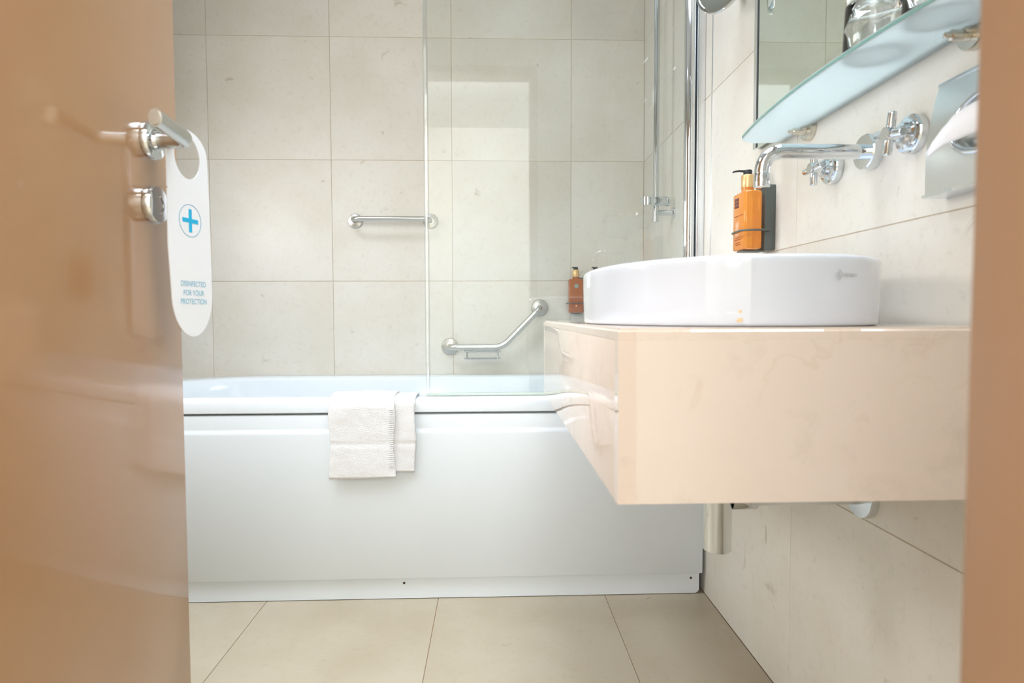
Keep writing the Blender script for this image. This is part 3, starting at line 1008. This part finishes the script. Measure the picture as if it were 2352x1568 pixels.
HC, HZ, HA, HBz = 0.697, 1.030, 0.052, 0.036
bm = bmesh.new()
N_ = 64
outer, inner = [], []
per = rrect(TY0, TY1, TZ0, TZ1, (0.004,) * 4, 2)
for i in range(N_):
    t = 2 * math.pi * i / N_
    c, s_ = math.cos(t), math.sin(t)
    # ray to the box outline
    ky = ((TY1 - HC) / c) if c > 1e-6 else ((TY0 - HC) / c if c < -1e-6 else 1e9)
    kz = ((TZ1 - HZ) / s_) if s_ > 1e-6 else ((TZ0 - HZ) / s_ if s_ < -1e-6 else 1e9)
    k = min(ky, kz)
    outer.append((HC + c * k, HZ + s_ * k))
    inner.append((HC + c * HA, HZ + s_ * HBz))
# snap the nearest rays to the four corners
for cy0, cz0 in ((TY0, TZ0), (TY1, TZ0), (TY1, TZ1), (TY0, TZ1)):
    j = min(range(N_), key=lambda q: (outer[q][0] - cy0) ** 2 + (outer[q][1] - cz0) ** 2)
    outer[j] = (cy0, cz0)
LL = [[(XR - 0.0008, y, z) for y, z in outer]]
for k in (0.0, 0.25, 0.5, 0.75, 1.0):
    lp = []
    for (oy, oz), (iy, iz) in zip(outer, inner):
        y, z = oy + (iy - oy) * k, oz + (iz - oz) * k
        lp.append((face_x(z), y, z))
    LL.append(lp)
LL.append([(face_x(z) + 0.012, HC + (y - HC) * 0.96, HZ + (z - HZ) * 0.96) for y, z in inner])
rows = loft(bm, LL, cap0=False, cap1=True)
obj('case', bm, simple('polished_steel', (0.72, 0.74, 0.72, 1), 0.30, 1.0), tb, smooth=30)
obj('slot_ring', tube([(face_x(z) - 0.001, y, z) for y, z in inner], 0.0042, 12, closed=True), CHROME, tb)
bm = bmesh.new()
loft(bm, [[(face_x(TZ0) - 0.003, y, TZ0 - 0.0035), (face_x(TZ0) - 0.003, y, TZ0 + 0.0005), (XR - 0.001, y, TZ0 + 0.0005), (XR - 0.001, y, TZ0 - 0.0035)] for y in (TY0, TY1 + 0.001)])
obj('bottom_lip', bm, CHROME, tb, smooth=0)
bm = bmesh.new()
loft(bm, [[(face_x(TZ1) - 0.002, y, TZ1), (face_x(TZ1) - 0.001, y, TZ1 + 0.003), (XR - 0.001, y, TZ1 + 0.003), (XR - 0.001, y, TZ1)] for y in (TY0, TY1)])
obj('top_lip', bm, CHROME, tb, smooth=0)

# tissue pulled out of the slot
top = [(0.560, 0.766, 1.0075), (0.5585, 0.752, 1.0185), (0.557, 0.735, 1.029), (0.556, 0.715, 1.039), (0.560, 0.690, 1.046), (0.570, 0.665, 1.046)]
bot = [(0.5560, 0.756, 0.9985), (0.5535, 0.743, 1.0015), (0.553, 0.728, 1.0065), (0.556, 0.708, 1.0075), (0.561, 0.685, 1.010), (0.570, 0.665, 1.014)]
bm = bmesh.new()
gr = []
for a, b in zip(fillet(top, 0.01, 4), fillet(bot, 0.01, 4)):
    row = []
    for i in range(9):
        k = i / 8
        p = a.lerp(b, k)
        p.x -= 0.006 * math.sin(k * math.pi) * (0.4 + 0.6 * (0.77 - p.y) / 0.1) + 0.0012 * noise.noise(p * 90)
        row.append(bm.verts.new(p))
    gr.append(row)
for a, b in zip(gr, gr[1:]):
    for i in range(8):
        bm.faces.new((a[i], a[i + 1], b[i + 1], b[i]))
o = tag(obj('tissue', bm, TISSUE, None, (0.57, 0.70, 1.03), smooth=60), 'white paper tissue pulled out of the chrome dispenser slot', 'tissue')
md = o.modifiers.new('thickness', 'SOLIDIFY')
md.thickness = 0.0012

# ------------------------------------------------------------------ door hanger on the lever
TD = Vector((0.19, 1.0, 0)).normalized()
TN = Vector((TD.y, -TD.x, 0))
T0 = Vector((-0.4405, 0.8515, 0.0))
UC = 0.0365                                   # tag centre along TD
tagf = lambda u, z, d: T0 + TD * u + Vector((0, 0, z)) + TN * d
hang = thing('door_hanger', 'white card door hanger with a blue cross hanging from the door lever', 'door hanger', tagf(UC, 1.053, 0))
out = []
WT, WB = 0.0425, 0.0435
zt, zb = 1.066, 0.7705
for i in range(25):                           # rounded bottom
    t = math.pi + math.pi * i / 24
    out.append((UC + 0.003 + WB * 0.99 * math.cos(t), zb + 0.062 + 0.062 * math.sin(t)))
out.append((UC + 0.0455, 0.90))
for i in range(17):                           # rounded top
    t = math.pi * i / 16
    out.append((UC - 0.001 + WT * math.cos(t), zt - 0.034 + 0.034 * math.sin(t)))
out.append((UC - 0.0445, 0.90))
hole = []
for i in range(40):
    t = 2 * math.pi * i / 40
    hole.append((UC - 0.0015 + 0.0265 * math.cos(t), 1.0265 + 0.0305 * math.sin(t)))
# card with a hole: match the outline to the hole by angle
def ring_pts(poly, c, n):
    res = []
    m_ = len(poly)
    for i in range(n):
        a = 2 * math.pi * i / n
        d = Vector((math.cos(a), math.sin(a)))
        best = None
        for j in range(m_):
            p, q = Vector(poly[j]) - c, Vector(poly[(j + 1) % m_]) - c
            e = q - p
            den = d.x * (-e.y) + d.y * e.x
            if abs(den) < 1e-12:
                continue
            t = (p.x * (-e.y) + p.y * e.x) / den
            s_ = (d.x * p.y - d.y * p.x) / den
            if t > 0 and -1e-6 <= s_ <= 1 + 1e-6:
                best = t if best is None else max(best, t)
        res.append(tuple(c + d * best))
    return res


hc = Vector((UC - 0.0015, 1.0265))
NR = 96
ho = [(hc.x + 0.0265 * math.cos(2 * math.pi * i / NR), hc.y + 0.0305 * math.sin(2 * math.pi * i / NR)) for i in range(NR)]
zcut = 0.975                                   # ring part above, plain part below
upper = [p for p in out if p[1] > zcut]
poly_up = [(UC + 0.0438, zcut)] + [p for p in out if p[1] > zcut] + [(UC - 0.0438, zcut)]
poly_lo = [(UC - 0.0438, zcut)] + [p for p in (out[-1:] + out[:-1]) if p[1] <= zcut][0:] + [(UC + 0.0438, zcut)]
ou = ring_pts(poly_up, hc, NR)
bm = bmesh.new()
TH = 0.0007
loft(bm, [[tagf(u, z, TH) for u, z in ou], [tagf(u, z, TH) for u, z in ho], [tagf(u, z, -TH) for u, z in ho], [tagf(u, z, -TH) for u, z in ou]], wrap=True)
lo = [p for p in out if p[1] <= zcut]
lo_poly = [(UC - 0.0438, zcut), (UC - 0.0445, 0.90)] + [p for p in out[:25]] + [(UC + 0.0455, 0.90), (UC + 0.0438, zcut)]
loft(bm, [[tagf(u, z, TH) for u, z in lo_poly], [tagf(u, z, -TH) for u, z in lo_poly]])
card = obj('card', bm, PAPER, hang, smooth=30)
CC = (UC + 0.001, 0.937)
bm = bmesh.new()
n = 48
lps = []
for r, d in ((0.0225, TH), (0.0225, TH + 0.0003), (0.0234, TH + 0.0003), (0.0234, TH)):
    lps.append([tagf(CC[0] + r * math.cos(2 * math.pi * i / n), CC[1] + r * math.sin(2 * math.pi * i / n), d) for i in range(n)])
loft(bm, lps, wrap=True)
obj('printed_ring', bm, RINGP, card, smooth=0)
bm = bmesh.new()
a_, w_ = 0.0165, 0.0031
cross = [(-w_, -a_), (w_, -a_), (w_, -w_), (a_, -w_), (a_, w_), (w_, w_), (w_, a_), (-w_, a_), (-w_, w_), (-a_, w_), (-a_, -w_), (-w_, -w_)]
loft(bm, [[tagf(CC[0] + u, CC[1] + z, d) for u, z in cross] for d in (TH, TH + 0.0004)])
obj('printed_cross', bm, BLUE, card, smooth=0)
for txt, z, wid in (('DISINFECTED', 0.8462, 0.0113), ('FOR YOUR', 0.8332, 0.0113), ('PROTECTION', 0.8208, 0.0113)):
    bm = text_bm(txt, wid, lambda u, v_, d, z=z: tagf(UC + 0.0045 + u * 0.80, z + v_, TH + 0.0004))
    obj('printed_words', bm, BLUEP, card, smooth=0)
